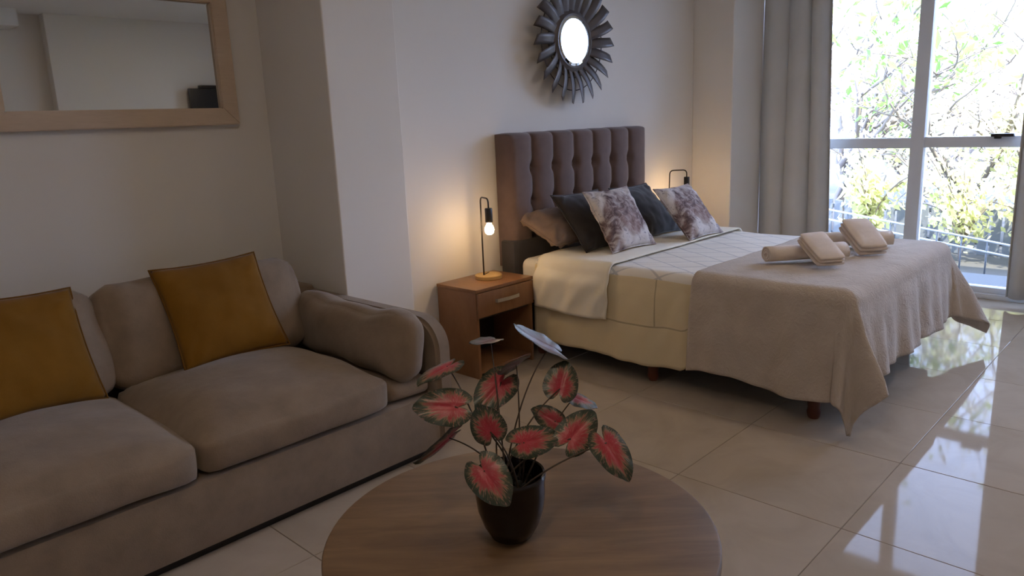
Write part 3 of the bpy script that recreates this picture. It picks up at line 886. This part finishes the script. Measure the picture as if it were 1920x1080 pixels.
for k in range(34):
    y = 3.6 - k * .115
    if sl is None: o = obj('slat', bm, M_railpost, fe, False, keep=True); sl = o.data
    else:
        o = bpy.data.objects.new('slat', sl); C.objects.link(o); o.parent = fe
    o.location = (0, y - 1.6, random.Random(k).uniform(-.01, .01))
for z in (.10, .42): obj('cross_rail', boxes(((9.01, -.3, -.25 + z), (9.035, 3.65, -.20 + z))), M_railpost, fe, False)

def tree(x, y, h, crown, seed, m, label, nleaf, lsize, group, spread=1.0, low=.2):
    R = random.Random(seed)
    t = thing('tree', (x, y, -.26), label, 'tree', group)
    tips = []
    def grow(p, d, L, r, depth, bmx):
        pts = [p]; q = p.copy(); dd = d.copy()
        for i in range(4):
            dd = (dd + Vector((R.uniform(-.25, .25), R.uniform(-.25, .25), R.uniform(-.08, .16)))).normalized()
            q = q + dd * L / 4; pts.append(q.copy())
        tube(bmx, pts, [r * (1 - .16 * i) for i in range(5)], 6)
        if depth >= 2: tips.extend(pts[1:])
        if depth < 4:
            for j in range(3 if depth else 5):
                k = R.randint(1, 4)
                nd = (dd * .55 + Vector((R.uniform(-1, 1) * spread, R.uniform(-1, 1) * spread, R.uniform(-.35, .65)))).normalized()
                grow(pts[k], nd, L * R.uniform(.55, .75), r * .5, depth + 1, bmx)
    trunk = bmesh.new(); p = Vector((x, y, -.26)); tp = [p]
    for i in range(4):
        p = p + Vector((R.uniform(-.08, .08), R.uniform(-.08, .08), h * low / 4)); tp.append(p.copy())
    tube(trunk, tp, [.10 - .012 * i for i in range(5)], 8)
    obj('trunk', trunk, M_bark, t)
    bmx = bmesh.new()
    for j in range(6):
        grow(tp[R.randint(2, 4)], Vector((R.uniform(-.9, .9), R.uniform(-.9, .9), R.uniform(.3, 1.1))).normalized(), h * .42, .045, 1, bmx)
    obj('branches', bmx, M_bark, t)['kind'] = 'stuff'
    verts, faces = [], []
    for k in range(nleaf):
        c = R.choice(tips) + Vector((R.gauss(0, .10), R.gauss(0, .10), R.gauss(0, .10))) * crown
        a = Vector((R.gauss(0, 1), R.gauss(0, 1), R.gauss(0, 1))).normalized(); b = a.orthogonal().normalized()
        b = Matrix.Rotation(R.uniform(0, 6.28), 3, a) @ b; n = a.cross(b)
        s = lsize * R.uniform(.6, 1.4); i0 = len(verts)
        verts += [c - b * s, c + n * s * .42 + a * s * .1, c + b * s, c - n * s * .42 + a * s * .1]
        faces.append((i0, i0 + 1, i0 + 2, i0 + 3))
    me = bpy.data.meshes.new('foliage'); me.from_pydata([tuple(v) for v in verts], [], faces); me.materials.append(m)
    o = bpy.data.objects.new('foliage', me); C.objects.link(o); o.parent = t
    me.transform(Matrix.Translation(-Vector((x, y, -.26)))); o['kind'] = 'stuff'
    return t
G = 'trees outside the window'
tree(9.9, 3.55, 4.2, 1.0, 3, M_fol3, 'green leafy tree outside, beside the left curtain', 900, .07, G)
tree(10.4, 2.2, 3.6, 1.3, 8, M_fol2, 'tall bare branched tree with pale dry leaves outside the window', 2600, .045, G, 1.1, .12)
tree(10.0, 1.0, 2.6, 1.2, 14, M_fol1, 'yellow green leafy tree outside the right window pane', 2300, .055, G, 1.1, .12)
tree(13.5, 3.2, 5.2, 1.8, 21, M_fol2, 'pale tree standing farther away behind the garden trees', 3000, .06, G, 1.1, .12)
tree(13.0, 1.2, 4.6, 1.8, 27, M_fol2, 'distant thin tree with sparse leaves at the right of the window', 1800, .06, G, 1.1, .12)
tree(10.6, -2.6, 4.4, 1.3, 33, M_fol2, 'pale tree outside to the right of the window, seen in the sunburst mirror', 2200, .055, G, 1.1, .12)
def shrub(x, y, h, w, seed, m, label, n, s):
    R = random.Random(seed); t = thing('shrub', (x, y, -.26), label, 'shrub', 'shrubs by the railing')
    st = bmesh.new(); verts = []; faces = []
    for k in range(14):
        e = Vector((x + R.gauss(0, w), y + R.gauss(0, w), -.26 + h * R.uniform(.5, 1)))
        pts = bez((x, y, -.26), (x, y, -.26 + h * .5), e, 6); tube(st, pts, .008, 5)
        for i in range(n // 14):
            c = pts[R.randint(2, 6)] + Vector((R.gauss(0, .09), R.gauss(0, .09), R.gauss(0, .09)))
            a = Vector((R.gauss(0, 1), R.gauss(0, 1), R.gauss(0, 1))).normalized(); b = a.orthogonal().normalized(); q = a.cross(b)
            z = s * R.uniform(.6, 1.3); i0 = len(verts)
            verts += [c - b * z, c + q * z * .5, c + b * z, c - q * z * .5]; faces.append((i0, i0 + 1, i0 + 2, i0 + 3))
    obj('stems', st, M_bark, t)['kind'] = 'stuff'
    me = bpy.data.meshes.new('foliage'); me.from_pydata([tuple(v) for v in verts], [], faces); me.materials.append(m)
    o = bpy.data.objects.new('foliage', me); C.objects.link(o); o.parent = t; me.transform(Matrix.Translation(-Vector((x, y, -.26)))); o['kind'] = 'stuff'
shrub(8.5, 2.75, 1.35, .30, 41, M_fol1, 'bright yellow green shrub outside behind the towels', 900, .05)
shrub(8.5, 1.85, 1.25, .30, 44, M_fol1, 'light yellow green shrub outside behind the middle of the stair railing', 900, .045)
shrub(8.5, 1.15, 1.1, .30, 47, M_fol1, 'leafy green shrub outside at the right end of the railing', 700, .05)
